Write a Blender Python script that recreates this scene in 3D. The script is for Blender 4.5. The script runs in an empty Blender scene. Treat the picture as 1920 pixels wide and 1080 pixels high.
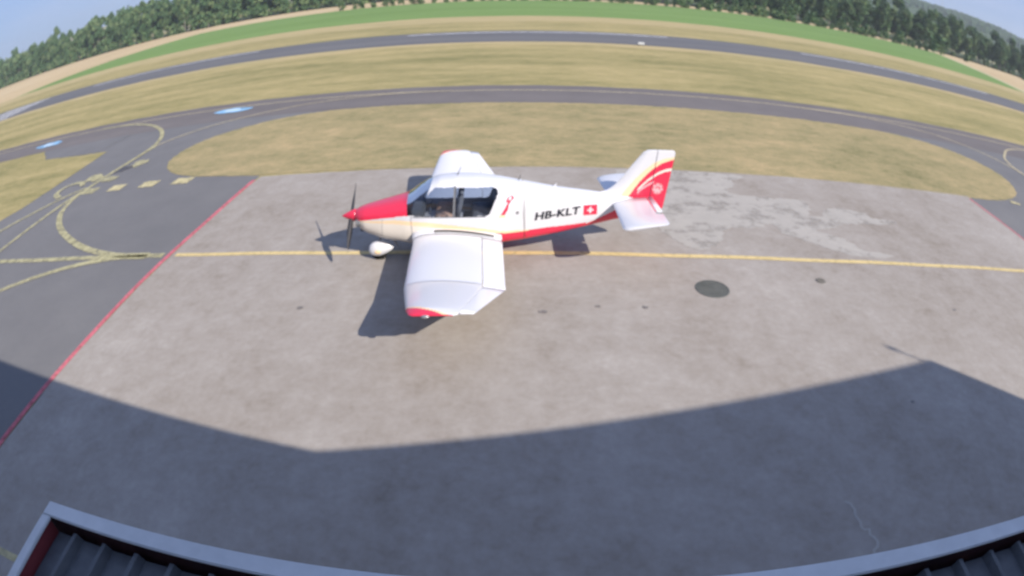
import bpy, bmesh, math, random
from mathutils import Vector, Matrix
import numpy as np
random.seed(7); rng = np.random.RandomState(5)
sc = bpy.context.scene
COL = sc.collection
R = math.radians

# ------------------------------------------------------------------ camera
H = 5.849
cd = bpy.data.cameras.new('camera'); cam = bpy.data.objects.new('camera', cd); COL.objects.link(cam); sc.camera = cam
cd.type = 'PANO'; cd.panorama_type = 'FISHEYE_LENS_POLYNOMIAL'
cd.sensor_fit = 'HORIZONTAL'; cd.sensor_width = 19.2; cd.sensor_height = 10.8
cd.fisheye_fov = math.pi
K = (0.89023671, 0.00437912, 0.02010842, 0.01089415)
cd.fisheye_polynomial_k0 = 0
cd.fisheye_polynomial_k1 = -K[0] / 10
cd.fisheye_polynomial_k2 = -K[1] / 100
cd.fisheye_polynomial_k3 = -K[2] / 1000
cd.fisheye_polynomial_k4 = -K[3] / 10000
cd.shift_x = -(1018.9 - 960) / 1920
cd.shift_y = (558.4 - 540) / 1080
cd.clip_start = 0.05; cd.clip_end = 6000
PITCH, ROLL = 0.53142, 0.012605
cam.matrix_world = Matrix.Translation((0, 0, H)) @ Matrix.Rotation(math.pi / 2 - PITCH, 4, 'X') @ Matrix.Rotation(ROLL, 4, 'Z')
cd.dof.use_dof = True
cd.dof.focus_distance = 1.2
cd.dof.aperture_fstop = 8.5

# ------------------------------------------------------------------ sky and sun
SH = Vector((-1.17, 0.93))                      # shadow offset on the ground per metre of height
SUN_EL = math.atan(1 / SH.length)
sun_dir = Vector((-SH.x, -SH.y, 1)).normalized()  # towards the sun
w = bpy.data.worlds.new("World"); sc.world = w; w.use_nodes = True
nt = w.node_tree; nt.nodes.clear()
out = nt.nodes.new('ShaderNodeOutputWorld'); bg = nt.nodes.new('ShaderNodeBackground')
sky = nt.nodes.new('ShaderNodeTexSky'); sky.sky_type = 'NISHITA'; sky.sun_disc = False
sky.sun_elevation = SUN_EL; sky.sun_rotation = math.atan2(sun_dir.x, sun_dir.y)
sky.air_density = 1.0; sky.dust_density = .8; sky.ozone_density = 5.0; sky.altitude = 300
tc = nt.nodes.new('ShaderNodeTexCoord'); mp = nt.nodes.new('ShaderNodeMapping')
mp.inputs['Scale'].default_value = (1.2, 1.2, 7)
nz = nt.nodes.new('ShaderNodeTexNoise'); nz.inputs['Scale'].default_value = 2.3; nz.inputs['Detail'].default_value = 7; nz.inputs['Roughness'].default_value = .6
rp = nt.nodes.new('ShaderNodeValToRGB'); rp.color_ramp.elements[0].position = .46; rp.color_ramp.elements[1].position = .78
rp.color_ramp.elements[0].color = (0, 0, 0, 1); rp.color_ramp.elements[1].color = (.3, .3, .3, 1)
mx = nt.nodes.new('ShaderNodeMixRGB'); mx.inputs[2].default_value = (4.8, 4.9, 6.2, 1)
nt.links.new(tc.outputs['Generated'], mp.inputs[0]); nt.links.new(mp.outputs[0], nz.inputs['Vector'])
nt.links.new(nz.outputs[0], rp.inputs[0]); nt.links.new(rp.outputs[0], mx.inputs[0])
bl = nt.nodes.new('ShaderNodeMixRGB'); bl.inputs[0].default_value = .75; bl.inputs[2].default_value = (2.3, 3.15, 5.6, 1)
nt.links.new(sky.outputs[0], bl.inputs[1]); nt.links.new(bl.outputs[0], mx.inputs[1]); nt.links.new(mx.outputs[0], bg.inputs[0])
bg.inputs[1].default_value = 0.095
nt.links.new(bg.outputs[0], out.inputs[0])
sd = bpy.data.lights.new('sun', 'SUN'); sd.energy = 4.6; sd.angle = R(0.5); sd.color = (1, .915, .80)
so = bpy.data.objects.new('sun', sd); COL.objects.link(so)
so.rotation_euler = (-sun_dir).to_track_quat('-Z', 'Y').to_euler(); so.location = (20, -20, 40)
sc.view_settings.view_transform = 'Standard'; sc.view_settings.look = 'None'
sc.view_settings.exposure = 0.6; sc.view_settings.gamma = 1
sc.cycles.max_bounces = 8; sc.cycles.transparent_max_bounces = 12; sc.cycles.volume_bounces = 0
sc.cycles.use_denoising = True

# ------------------------------------------------------------------ helpers
def principled(name, color, rough=.8, spec=.3, metal=0, coat=0):
    m = bpy.data.materials.new(name); m.use_nodes = True
    b = m.node_tree.nodes['Principled BSDF']
    b.inputs['Base Color'].default_value = (*color, 1); b.inputs['Roughness'].default_value = rough
    b.inputs['Metallic'].default_value = metal; b.inputs['Specular IOR Level'].default_value = spec
    b.inputs['Coat Weight'].default_value = coat; b.inputs['Coat Roughness'].default_value = .08
    return m
def noisy(name, c1, c2, layers,  rough=.9, spec=.2, bump=0, bscale=40, stretch=(1, 1, 1), metal=0, coat=0, wear=None, span=.17):
    """procedural colour: noise layers (scale, weight, detail[, stretch]) summed and mapped from c1 to c2"""
    m = principled(name, c1, rough, spec, metal, coat); t = m.node_tree; b = t.nodes['Principled BSDF']
    co = t.nodes.new('ShaderNodeTexCoord'); acc = None
    for L in layers:
        mp = t.nodes.new('ShaderNodeMapping'); mp.inputs['Scale'].default_value = L[3] if len(L) > 3 else stretch
        mp.inputs['Location'].default_value = (L[0] * 3.1, L[0] * 1.7, 0)
        n = t.nodes.new('ShaderNodeTexNoise'); n.inputs['Scale'].default_value = L[0]; n.inputs['Detail'].default_value = L[2]
        n.inputs['Roughness'].default_value = .62
        t.links.new(co.outputs['Object'], mp.inputs[0]); t.links.new(mp.outputs[0], n.inputs['Vector'])
        k = t.nodes.new('ShaderNodeMath'); k.operation = 'MULTIPLY_ADD'; k.inputs[1].default_value = L[1]
        t.links.new(n.outputs[0], k.inputs[0])
        if acc is None: k.inputs[2].default_value = 0
        else: t.links.new(acc.outputs[0], k.inputs[2])
        acc = k
    tot = sum(L[1] for L in layers)
    mr = t.nodes.new('ShaderNodeMapRange'); mr.inputs['From Min'].default_value = tot * (.5 - span); mr.inputs['From Max'].default_value = tot * (.5 + span)
    t.links.new(acc.outputs[0], mr.inputs['Value'])
    r = t.nodes.new('ShaderNodeValToRGB'); cols = [c1, c2] if not isinstance(c2, list) else [c1] + c2
    el = r.color_ramp.elements
    while len(el) < len(cols): el.new(.5)
    for i, c in enumerate(cols): el[i].position = i / (len(cols) - 1); el[i].color = (*c, 1)
    t.links.new(mr.outputs[0], r.inputs[0]); t.links.new(r.outputs[0], b.inputs['Base Color'])
    if bump:
        bn = t.nodes.new('ShaderNodeTexNoise'); bn.inputs['Scale'].default_value = bscale; bn.inputs['Detail'].default_value = 5
        t.links.new(co.outputs['Object'], bn.inputs['Vector'])
        bp = t.nodes.new('ShaderNodeBump'); bp.inputs['Strength'].default_value = bump; bp.inputs['Distance'].default_value = .03
        t.links.new(bn.outputs[0], bp.inputs['Height']); t.links.new(bp.outputs[0], b.inputs['Normal'])
    if wear:   # worn paint: shows what lies below through a noise mask
        wn = t.nodes.new('ShaderNodeTexNoise'); wn.inputs['Scale'].default_value = wear[0]; wn.inputs['Detail'].default_value = 8; wn.inputs['Roughness'].default_value = .7
        t.links.new(co.outputs['Object'], wn.inputs['Vector'])
        wr = t.nodes.new('ShaderNodeMapRange'); wr.inputs['From Min'].default_value = wear[1]; wr.inputs['From Max'].default_value = wear[2]
        wr.inputs['To Min'].default_value = wear[3]; wr.inputs['To Max'].default_value = 1
        t.links.new(wn.outputs[0], wr.inputs['Value']); t.links.new(wr.outputs[0], b.inputs['Alpha'])
    return m
def link(name, me, mat, parent=None):
    o = bpy.data.objects.new(name, me); COL.objects.link(o)
    for m in (mat if isinstance(mat, (list, tuple)) else [mat]): me.materials.append(m)
    if parent: o.parent = parent
    return o
def mesh(name, v, f, mat, parent=None, smooth=False, mi=None):
    me = bpy.data.meshes.new(name); me.from_pydata([tuple(map(float, p)) for p in v], [], f); me.update()
    o = link(name, me, mat, parent)
    if smooth: me.polygons.foreach_set('use_smooth', [True] * len(me.polygons))
    if mi is not None: me.polygons.foreach_set('material_index', mi)
    return o
def bmobj(name, bm, mat, parent=None, smooth=False):
    me = bpy.data.meshes.new(name); bm.normal_update(); bm.to_mesh(me); bm.free()
    o = link(name, me, mat, parent)
    if smooth: me.polygons.foreach_set('use_smooth', [True] * len(me.polygons))
    return o
def struct(o): o['kind'] = 'structure'; return o
def tag(o, label, cat, group=None):
    o['label'] = label; o['category'] = cat
    if group: o['group'] = group
    return o
def empty(name, loc, rz=0):
    o = bpy.data.objects.new(name, None); COL.objects.link(o); o.location = loc; o.rotation_euler = (0, 0, rz); o.empty_display_size = .3
    return o
def add_box(bm, c, s, rot=None):
    r = bmesh.ops.create_cube(bm, size=1)
    M = Matrix.Translation(c) @ (rot or Matrix.Identity(4)) @ Matrix.Diagonal((*s, 1))
    bmesh.ops.transform(bm, matrix=M, verts=r['verts']); return r['verts']
def add_cyl(bm, a, b, r1, r2=None, seg=16):
    a, b = Vector(a), Vector(b); r2 = r1 if r2 is None else r2
    r = bmesh.ops.create_cone(bm, cap_ends=True, segments=seg, radius1=r1, radius2=r2, depth=(b - a).length)
    M = Matrix.Translation((a + b) / 2) @ (b - a).to_track_quat('Z', 'Y').to_matrix().to_4x4()
    bmesh.ops.transform(bm, matrix=M, verts=r['verts']); return r['verts']
def ragged(pts, step=.35, amp=.08, closed=True):
    """subdivide an outline and jitter it so the edge is not ruler-straight"""
    o = []; n = len(pts)
    for i in range(n if closed else n - 1):
        a = Vector(pts[i][:2]); b = Vector(pts[(i + 1) % n][:2]); k = max(1, int((b - a).length / step))
        nn = (b - a).normalized(); nn = Vector((-nn.y, nn.x))
        for j in range(k): o.append(a.lerp(b, j / k) + nn * random.gauss(0, amp))
    return o
def smooth_curve(pts, n=8, closed=False):
    P = [Vector(p[:2]) for p in pts]; o = []; m = len(P)
    for i in range(m if closed else m - 1):
        g = lambda k: P[k % m] if closed else P[min(max(k, 0), m - 1)]
        p0, p1, p2, p3 = g(i - 1), g(i), g(i + 1), g(i + 2)
        for j in range(n):
            t = j / n
            o.append(.5 * ((2 * p1) + (p2 - p0) * t + (2 * p0 - 5 * p1 + 4 * p2 - p3) * t * t + (3 * p1 - p0 - 3 * p2 + p3) * t ** 3))
    if not closed: o.append(P[-1])
    return o
def sheet(name, pts, z, mat):
    bm = bmesh.new(); vs = [bm.verts.new((p[0], p[1], z)) for p in pts]; f = bm.faces.new(vs)
    if f.normal.z < 0 or True:
        bm.normal_update()
        if f.normal.z < 0: f.normal_flip()
    bmesh.ops.triangulate(bm, faces=bm.faces[:])
    return struct(bmobj(name, bm, mat))
def band(name, pts, wid, z, mat):
    P = [Vector(p[:2]) for p in pts]; v = []; f = []
    for i, p in enumerate(P):
        d = (P[min(i + 1, len(P) - 1)] - P[max(i - 1, 0)]).normalized(); n = Vector((-d.y, d.x)) * wid / 2
        v += [(*(p + n), z), (*(p - n), z)]
        if i: f.append((2 * i - 2, 2 * i - 1, 2 * i + 1, 2 * i))
    return struct(mesh(name, v, f, mat))

# ------------------------------------------------------------------ ground materials
M = {}
M['grass'] = noisy('dry_grass', (.16, .16, .07), [(.27, .24, .115), (.37, .31, .155), (.48, .37, .21)],
    [(.035, .7, 4, (.5, 3.5, 1)), (.16, 1.0, 7, (.6, 2.4, 1)), (1.2, .7, 8, (.7, 1.6, 1)), (7, .6, 5)], rough=1, span=.12, spec=.05, bump=.6, bscale=14)
M['island'] = noisy('island_grass', (.17, .165, .08), [(.275, .24, .13), (.355, .29, .16), (.46, .345, .20)],
    [(.16, .8, 5), (.5, 1.0, 7, (1, 1.6, 1)), (2.3, .8, 8, (1, 1.4, 1)), (9, .6, 5)], rough=1, span=.12, spec=.05, bump=.8, bscale=16)
M['verge'] = noisy('bleached_grass', (.27, .26, .12), [(.40, .33, .18), (.48, .37, .22)],
    [(.06, .7, 4, (1, 6, 1)), (.5, .8, 6, (.4, 2, 1)), (3, .5, 5)], rough=1, spec=.05)
M['concrete'] = noisy('concrete', (.225, .193, .16), [(.29, .258, .228), (.335, .305, .277), (.395, .365, .335)],
    [(.11, 1.0, 4), (.45, .9, 6, (1.3, .8, 1)), (2.0, .9, 8), (7, .7, 8)], rough=.85, spec=.25, span=.13, bump=.12, bscale=30)
M['concrete_pale'] = noisy('pale_concrete', (.34, .32, .29), [(.375, .35, .32), (.41, .385, .35)],
    [(.9, .8, 5), (4, .7, 7), (14, .5, 5)], rough=.85, spec=.25, wear=(1.3, .32, .50, .30))
M['asphalt'] = noisy('asphalt', (.13, .13, .135), [(.16, .158, .162), (.19, .187, .187)],
    [(.10, .8, 3), (.6, .7, 6), (5, .4, 6), (40, .5, 3)], rough=.85, spec=.25, bump=.1, bscale=60)
M['runway'] = noisy('runway_asphalt', (.105, .105, .112), [(.13, .13, .136), (.165, .16, .16)],
    [(.05, .8, 3, (.3, 5, 1)), (.3, .6, 5, (.4, 3, 1)), (6, .4, 4)], rough=.85, spec=.25)
M['taxi'] = noisy('taxiway_asphalt', (.125, .112, .112), [(.15, .136, .134), (.18, .163, .158)],
    [(.08, .8, 3, (.3, 4, 1)), (.5, .6, 5), (8, .4, 4)], rough=.85, spec=.25)
M['crop'] = noisy('crop', (.125, .205, .06), [(.16, .25, .08), (.20, .295, .105)],
    [(.02, .7, 3, (.5, 3, 1)), (.2, .6, 5, (.3, 3, 1)), (1.4, .6, 4)], rough=1, spec=.1)
M['stubble'] = noisy('stubble', (.40, .31, .18), [(.50, .39, .24), (.56, .46, .30)],
    [(.01, .7, 3), (.1, .6, 5, (.3, 3, 1)), (1, .5, 4)], rough=1, spec=.05)
M['track'] = noisy('dry_track', (.42, .38, .24), [(.52, .47, .31)], [(.1, 1, 4), (1, .5, 4)], rough=1, spec=.05)
M['yellow'] = noisy('yellow_paint', (.55, .43, .20), [(.66, .52, .26)], [(1.5, 1, 5), (12, .6, 4)], rough=.7, wear=(7, .25, .5, .45))
M['pale_yellow'] = noisy('faded_yellow_paint', (.40, .375, .21), [(.49, .45, .27)], [(1.5, 1, 5), (12, .6, 4)], rough=.7, wear=(3, .35, .6, .35))
M['thin_yellow'] = noisy('taxiway_line_paint', (.50, .43, .28), [(.60, .52, .34)], [(1.5, 1, 5)], rough=.7, wear=(5, .3, .6, .35))
M['red'] = noisy('red_paint', (.50, .13, .16), [(.60, .17, .20)], [(1.5, 1, 5), (10, .6, 4)], rough=.7, wear=(6, .28, .55, .35))
M['white_line'] = noisy('white_paint', (.55, .55, .57), [(.65, .65, .66)], [(1, 1, 4)], rough=.7, wear=(1.2, .3, .6, .3))
M['cream'] = noisy('cream_paint', (.50, .44, .24), [(.58, .51, .30)], [(3, 1, 4)], rough=.7, wear=(3, .3, .55, .35))
M['blue_patch'] = noisy('pale_blue_patch', (.20, .42, .66), [(.30, .55, .80)], [(2, 1, 4)], rough=.6, wear=(1.3, .32, .5, .1))
M['repair'] = noisy('tar_repair', (.075, .075, .085), [(.10, .10, .11)], [(2, 1, 5)], rough=.8)

# ------------------------------------------------------------------ ground
def bigplane():
    v = []; f = []; xs = [-6000, -1500, -400, -120, 0, 120, 400, 1500, 6000]; ys = [-3000, -200, 0, 120, 400, 1200, 6000]
    for y in ys:
        for x in xs: v.append((x, y, 0))
    n = len(xs)
    for j in range(len(ys) - 1):
        for i in range(n - 1): f.append((j * n + i, j * n + i + 1, (j + 1) * n + i + 1, (j + 1) * n + i))
    return struct(mesh('ground', v, f, M['grass']))
bigplane()
Z = lambda k: .004 * k
def far_edge(x0, x1, y, step, amp): return [(x, y + random.gauss(0, amp)) for x in np.arange(x0, x1 + .01, step)]
# runway (widens towards the left end), pale verges, crop, stubble
sheet('runway', far_edge(-400, 400, 58.2, 3, .12) + far_edge(-400, 400, 71.6, 3, .12)[::-1], Z(2), M['runway'])
sheet('grass_verge', far_edge(-400, 400, 55.6, 3, .45) + far_edge(-400, 400, 58.6, 3, .12)[::-1], Z(1), M['verge'])
sheet('mown_verge', far_edge(-320, 300, 90, 4, .8) + far_edge(-320, 300, 105, 4, .3)[::-1], Z(1), M['verge'])
cropL, cropR = -122, 150
sheet('crop_field', far_edge(-132, 101, 104.6, 3, .15) + [(101, 104), (109, 104.5), (126, 143), (150, 200)] + far_edge(-128, 150, 200, 4, .5)[::-1] + [(-128, 150)], Z(2), M['crop'])
sheet('stubble_field', far_edge(-600, 700, 150, 20, .6) + [(700, 229), (20, 229), (-40, 279), (-150, 279), (-600, 333)], Z(1), M['stubble'])
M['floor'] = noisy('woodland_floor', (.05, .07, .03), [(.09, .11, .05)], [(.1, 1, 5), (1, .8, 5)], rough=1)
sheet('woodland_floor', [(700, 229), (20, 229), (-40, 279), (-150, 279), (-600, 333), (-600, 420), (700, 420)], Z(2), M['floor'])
sheet('left_stubble_field', [(-600, 104.5), (-132, 104.5), (-129, 151), (-600, 151)], Z(1), M['stubble'])
sheet('right_stubble_field', [(112, 104.5), (600, 104.5), (600, 151), (131, 151)], Z(1), M['stubble'])
band('farm_track', [(110.5, 104), (127.5, 142), (152, 201), (170, 240)], 3.4, Z(4), M['track'])
# taxiway with flares, left connector, left and right aprons
TY0, TY1 = 28.3, 33.2
tax = [(-300, TY1)] + [(-300, TY0 - 1)]
sheet('taxiway', far_edge(-200, 200, 28.1, 1.5, .04) + far_edge(-200, 200, 33.1, 1.5, .06)[::-1], Z(2), M['taxi'])
# the connector road between taxiway and left apron
conn = smooth_curve([(-40, 28.2), (-30.2, 28.2)], 3) + [(-30.2, 25.6), (-26.5, 25.0), (-23.4, 24.7), (-22.9, 21.8), (-22.7, 19.1), (-22.8, 17.0), (-23.6, 15.0), (-26, 13.2), (-40, 12.6), (-60, 12.5), (-60, -12), (-9.8, -12), (-9.8, 18.0), (-13.0, 18.4)]
isl_l = smooth_curve([(-13.0, 18.5), (-14.4, 19.1), (-15.6, 20.2), (-16.2, 21.6), (-16.2, 23.3), (-15.4, 25.0), (-13.4, 26.9), (-11.0, 27.9), (-8.5, 28.2)], 5)
sheet('left_apron', conn[:-1] + isl_l + [(-8.5, 28.8), (-40, 28.8)], Z(1), M['asphalt'])
isl_r = smooth_curve([(16.8, 18.25), (18.2, 18.3), (19.7, 18.7), (21.4, 19.7), (22.5, 21.2), (23.0, 23.0), (22.5, 25.1), (21.1, 26.7), (18.9, 27.8), (15.8, 28.15), (12, 28.25)], 5)
sheet('right_apron', isl_r + [(12, 28.9), (60, 28.9), (60, -12), (16.75, -12)], Z(1), M['asphalt'])
# grass island between the taxiway and the concrete
isl = ragged(isl_r + [Vector((4, 28.3)), Vector((-4, 28.3))] + isl_l[::-1] + [Vector((-10, 18.05)), Vector((0, 18.1)), Vector((10, 18.2))], .16, .035)
sheet('grass_island', isl, Z(3), M['island'])
# left wedge edge jitter is given by grass sheet over asphalt border
wed = ragged([(-60, 27.5), (-33.0, 27.3), (-30.4, 25.7), (-26.5, 25.0), (-23.3, 24.7), (-22.9, 21.8), (-22.7, 19.1), (-22.8, 17.0), (-23.6, 15.0), (-26, 13.2), (-40, 12.6), (-60, 12.5)], .3, .04)
sheet('grass_wedge', wed, Z(3), M['grass'])
# concrete apron in front of the hangar
con = ragged([(-9.7, -12), (16.8, -12), (16.8, 18.3), (10, 18.22), (0, 18.1), (-9.7, 17.85)], .5, .012)
sheet('concrete_apron', con, Z(4), M['concrete'])
pale = [(2.2, 17.9), (4.2, 18.05), (6.4, 17.95), (6.0, 17.4), (5.8, 16.9), (5.4, 16.2), (6.6, 16.0), (7.9, 15.9), (7.7, 15.1), (7.55, 14.7), (8.0, 14.75), (8.3, 15.3), (9.0, 15.5), (9.8, 15.3), (9.9, 14.9), (10.9, 14.7), (9.7, 14.4), (8.6, 14.3), (8.0, 13.9), (7.3, 13.7), (8.0, 13.2), (8.3, 12.6), (9.2, 12.3), (8.3, 12.1), (7.4, 12.4), (6.8, 12.9), (6.2, 13.4), (6.1, 14.0), (5.4, 13.6), (4.6, 13.5), (4.2, 12.6), (3.5, 12.2), (2.9, 13.2), (2.4, 14.6), (2.6, 16.3)]
sheet('worn_concrete', ragged(smooth_curve(pale, 3, True), .1, .035), Z(5), M['concrete_pale'])
drain = [(4.15, 4.6), (4.2, 4.1), (4.35, 3.9), (4.2, 3.55), (4.45, 3.3), (4.75, 3.2), (4.9, 2.9)]
band('crack_stain', ragged(smooth_curve(drain, 5), .05, .03, False), .05, Z(5), M['concrete_pale'])

# painted markings, and two pale blue patches
def wob(x0, x1, y): return [(x, y + .012 * math.sin(x * 1.7) + .01 * math.sin(x * .61 + 1)) for x in np.arange(x0, x1, .5)]
band('yellow_centre_line', wob(-9.55, 16.7, 11.86), .17, Z(6), M['yellow'])
band('yellow_apron_line', wob(-30, -9.9, 11.86), .24, Z(5), M['pale_yellow'])
band('yellow_curve_line', smooth_curve([(-10.6, 11.92), (-12.1, 12.0), (-13.8, 12.5), (-15.5, 13.35), (-17.2, 14.5), (-18.5, 15.9), (-19.05, 17.2), (-19.2, 18.6), (-19.2, 24.2)], 8), .27, Z(6), M['pale_yellow'])
band('yellow_lower_curve_line', smooth_curve([(-10.6, 11.82), (-12.0, 11.75), (-13.8, 11.2), (-15.9, 9.95), (-17.5, 8.2), (-18.6, 6)], 8), .25, Z(6), M['pale_yellow'])
band('yellow_branch_line', smooth_curve([(-19.3, 18.2), (-19.35, 16.5), (-19.35, 12.0), (-19.4, 4)], 6), .22, Z(7), M['pale_yellow'])
band('yellow_merging_line', smooth_curve([(-19.4, 18.6), (-20.2, 17.5), (-21.2, 15.6), (-22.5, 13.4), (-25, 11.9)], 6), .22, Z(8), M['pale_yellow'])
band('yellow_loop_line', smooth_curve([(-19.15, 21.4), (-19.25, 23.4), (-19.6, 24.9), (-20.5, 26.6), (-21.9, 28.3), (-24.0, 30.0), (-26.7, 31.2), (-30, 31.7)], 8), .26, Z(7), M['pale_yellow'])
band('taxiway_fork_line', smooth_curve([(-19.2, 24.2), (-18.3, 25.9), (-16.8, 27.6), (-14.2, 29.4), (-12.0, 30.5), (-8, 31.4), (-5, 31.55)], 8), .14, Z(8), M['thin_yellow'])
band('taxiway_centre_line', wob(-60, 70, 31.62), .15, Z(4), M['thin_yellow'])
band('right_branch_line', smooth_curve([(14, 31.55), (18, 31.35), (20.2, 30.9), (21.6, 30.5), (23.2, 29.7), (24.5, 28.5), (25.6, 26.6), (26.1, 24.4), (26.2, 20)], 8), .15, Z(5), M['thin_yellow'])
band('right_loop_line', smooth_curve([(37, 31.6), (33, 31.0), (30.3, 29.8), (28.4, 28.1), (27.2, 26.8), (26.35, 25.0), (26.15, 23)], 8), .17, Z(6), M['thin_yellow'])
for i, x in enumerate((-13.35, -15.1, -16.95, -18.65)):
    sheet('hold_line_dash', ragged([(x - .42, 17.78), (x + .42, 17.78), (x + .42, 18.42), (x - .42, 18.42)], .1, .02), Z(6), M['cream'] if i < 3 else M['pale_yellow'])
sheet('hold_line_dash', [(19.72, 18.32), (20.3, 18.22), (20.45, 18.42), (19.85, 18.62)], Z(6), M['cream'])
# the worn ground marking in the connector: a dark panel with a pale symbol
sheet('dark_repair_patch', ragged([(-19.4, 20.4), (-18.5, 20.3), (-18.3, 21.1), (-19.3, 21.1)], .2, .06), Z(5), M['repair'])
sheet('worn_marking', ragged([(-20.6, 19.5), (-19.5, 19.4), (-19.4, 20.2), (-20.4, 20.4)], .2, .08), Z(9), M['pale_yellow'])
sheet('worn_marking', ragged([(-18.6, 20.9), (-17.8, 20.8), (-17.6, 21.6), (-18.4, 21.7)], .2, .08), Z(9), M['pale_yellow'])
band('worn_marking', smooth_curve([(-20.5, 17.7), (-21.3, 18.3), (-21.4, 19.1), (-20.7, 19.5), (-20.0, 19.0)], 5), .3, Z(10), M['pale_yellow'])
sheet('worn_marking', ragged([(-18.9, 19.2), (-18.2, 19.1), (-18.1, 19.7), (-18.8, 19.8)], .2, .06), Z(9), M['pale_yellow'])
band('red_apron_line', [(-9.78 + .02 * math.sin(y), y) for y in np.arange(-10, 17.9, .5)], .15, Z(6), M['red'])
band('red_boundary_line', [(16.72 + .02 * math.sin(y), y) for y in np.arange(-10, 18.3, .5)], .10, Z(6), M['red'])
band('pale_ground_line', [(-30, 2.42), (-7.3, 2.4)], .13, Z(5), M['cream'])
for x0, x1 in ((31, 64), (-16, 14), (78, 108), (-66, -36)):
    band('runway_centre_line', [(x0, 69.3 - .0), (x1, 69.9)], .8, Z(4), M['white_line'])
for k in range(8):
    band('runway_threshold_bar', [(-92, 59.4 + 1.5 * k), (-78, 59.4 + 1.5 * k)], .8, Z(4), M['white_line'])
M['blue_core'] = noisy('pale_blue_patch_core', (.55, .70, .82), [(.68, .80, .88)], [(2, 1, 4)], rough=.6, wear=(1.3, .25, .5, .3))
for i, (x, y, wx) in enumerate(((-18.0, 30.75, 1.35), (-34.6, 30.1, 1.6))):  # flat pale blue patches on the taxiway, each with a paler middle
    for kk, (sc_, m_) in enumerate(((1, M['blue_patch']), (.45, M['blue_core']))):
        p = [(x + sc_ * wx * math.cos(t) * random.uniform(.85, 1.1), y + sc_ * .62 * math.sin(t) * random.uniform(.8, 1.15)) for t in np.linspace(0, 2 * math.pi, 26)[:-1]]
        sheet('blue_ground_patch', p, Z(6 + i + 2 * kk), m_)
sheet('asphalt_notch', ragged([(-33, 28.1), (-24, 28.1), (-24.3, 25.0), (-26.5, 25.05), (-30.2, 25.7)], .25, .04), Z(4), M['repair'])
bpy.data.objects['asphalt_notch'].data.materials[0] = M['asphalt']

# manhole and small covers / oil spots
M['iron'] = noisy('cast_iron', (.07, .075, .07), [(.125, .13, .12)], [(3, 1, 5), (30, .6, 3)], rough=.75, spec=.4, bump=.3, bscale=60)
M['old_iron'] = noisy('dusty_cast_iron', (.14, .135, .125), [(.20, .19, .175)], [(6, 1, 5)], rough=.85)
def manhole(x, y, r, name, label, mk_='iron'):
    e = empty(name, (x, y, 0)); tag(e, label, 'manhole cover')
    bm = bmesh.new(); bmesh.ops.create_circle(bm, cap_ends=True, segments=48, radius=r * .93)
    for v in bm.verts: v.co.z = .022
    for k in range(-3, 4):
        h = math.sqrt(max(0, (r * .85) ** 2 - (k * r * .25) ** 2))
        add_box(bm, (0, k * r * .25, .026), (2 * h, r * .05, .006))
    bmobj('lid', bm, M[mk_], e)
    bm = bmesh.new(); N = 48; inner, outer, o2 = [], [], []
    for i in range(N):
        t = 2 * math.pi * i / N
        inner.append(bm.verts.new((r * .93 * math.cos(t), r * .93 * math.sin(t), .025)))
        outer.append(bm.verts.new((r * math.cos(t), r * math.sin(t), .027)))
        o2.append(bm.verts.new((r * 1.03 * math.cos(t), r * 1.03 * math.sin(t), .017)))
    for i in range(N):
        j = (i + 1) % N; bm.faces.new((inner[i], outer[i], outer[j], inner[j])); bm.faces.new((outer[i], o2[i], o2[j], outer[j]))
    bmobj('rim', bm, M[mk_], e)
manhole(3.46, 10.37, .36, 'manhole_cover', 'large round dark manhole cover in the concrete below the yellow line')
manhole(6.2, 10.82, .12, 'manhole_cover', 'small round dark cover in the concrete right of the large manhole', 'old_iron')
M['oil'] = noisy('oil_stain', (.18, .165, .16), [(.24, .22, .21)], [(4, 1, 5)], rough=.6, wear=(9, .3, .6, .0))
for x, y, r in ((-4.8, 9.4, .06), (0, 9.4, .07), (1.03, 9.62, .05), (1.93, 9.6, .06), (6.35, 6.55, .04), (9.5, 9.6, .05)):
    sheet('oil_stain', [(x + r * 1.2 * math.cos(t) * random.uniform(.7, 1.2), y + r * math.sin(t) * random.uniform(.7, 1.2)) for t in np.linspace(0, 6.28, 15)[:-1]], Z(6), M['oil'])

# ------------------------------------------------------------------ hangar behind the camera (it throws the big shadow) and the low roof below
M['steel'] = noisy('grey_cladding', (.42, .43, .44), [(.50, .51, .52)], [(.5, 1, 4), (6, .4, 3)], rough=.6)
M['roof_sheet'] = noisy('dark_roof_sheet', (.05, .056, .066), [(.10, .11, .125)], [(.8, 1, 5), (8, .8, 5)], rough=.45, spec=.5)
M['trim'] = noisy('white_metal_trim', (.50, .52, .54), [(.62, .64, .66)], [(.9, 1, 5), (7, .7, 5)], rough=.5, spec=.4)
M['trim_in'] = noisy('brown_metal', (.035, .018, .02), [(.06, .025, .027)], [(2, 1, 4)], rough=.6)
M['trim_side'] = noisy('red_brown_metal', (.15, .03, .035), [(.22, .045, .05)], [(2, 1, 4)], rough=.6)
Y0 = -.3
hv = (5.59 - Y0) / SH.y; xv = -3.21 - SH.x * hv                    # valley of the roofline
hp = (7.76 - Y0) / SH.y; xp = 7.47 - SH.x * hp                      # high right corner
hl = (6.85 - Y0) / SH.y; xl = -12.34 - SH.x * hl
sl = (hl - hv) / (xl - xv); xpk = -9.5; hpk = hv + sl * (xpk - xv)
prof = [(-24, hpk + sl * (24 + xpk) * -1 * -1), (xpk, hpk), (xv, hv), (xp, hp)]
prof[0] = (-24, hpk + sl * (24 + xpk))
hg = empty('hangar', (0, Y0, 0)); tag(hg, 'grey clad hangar with a zigzag roofline behind the low roof, seen by its shadow', 'hangar')
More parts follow.
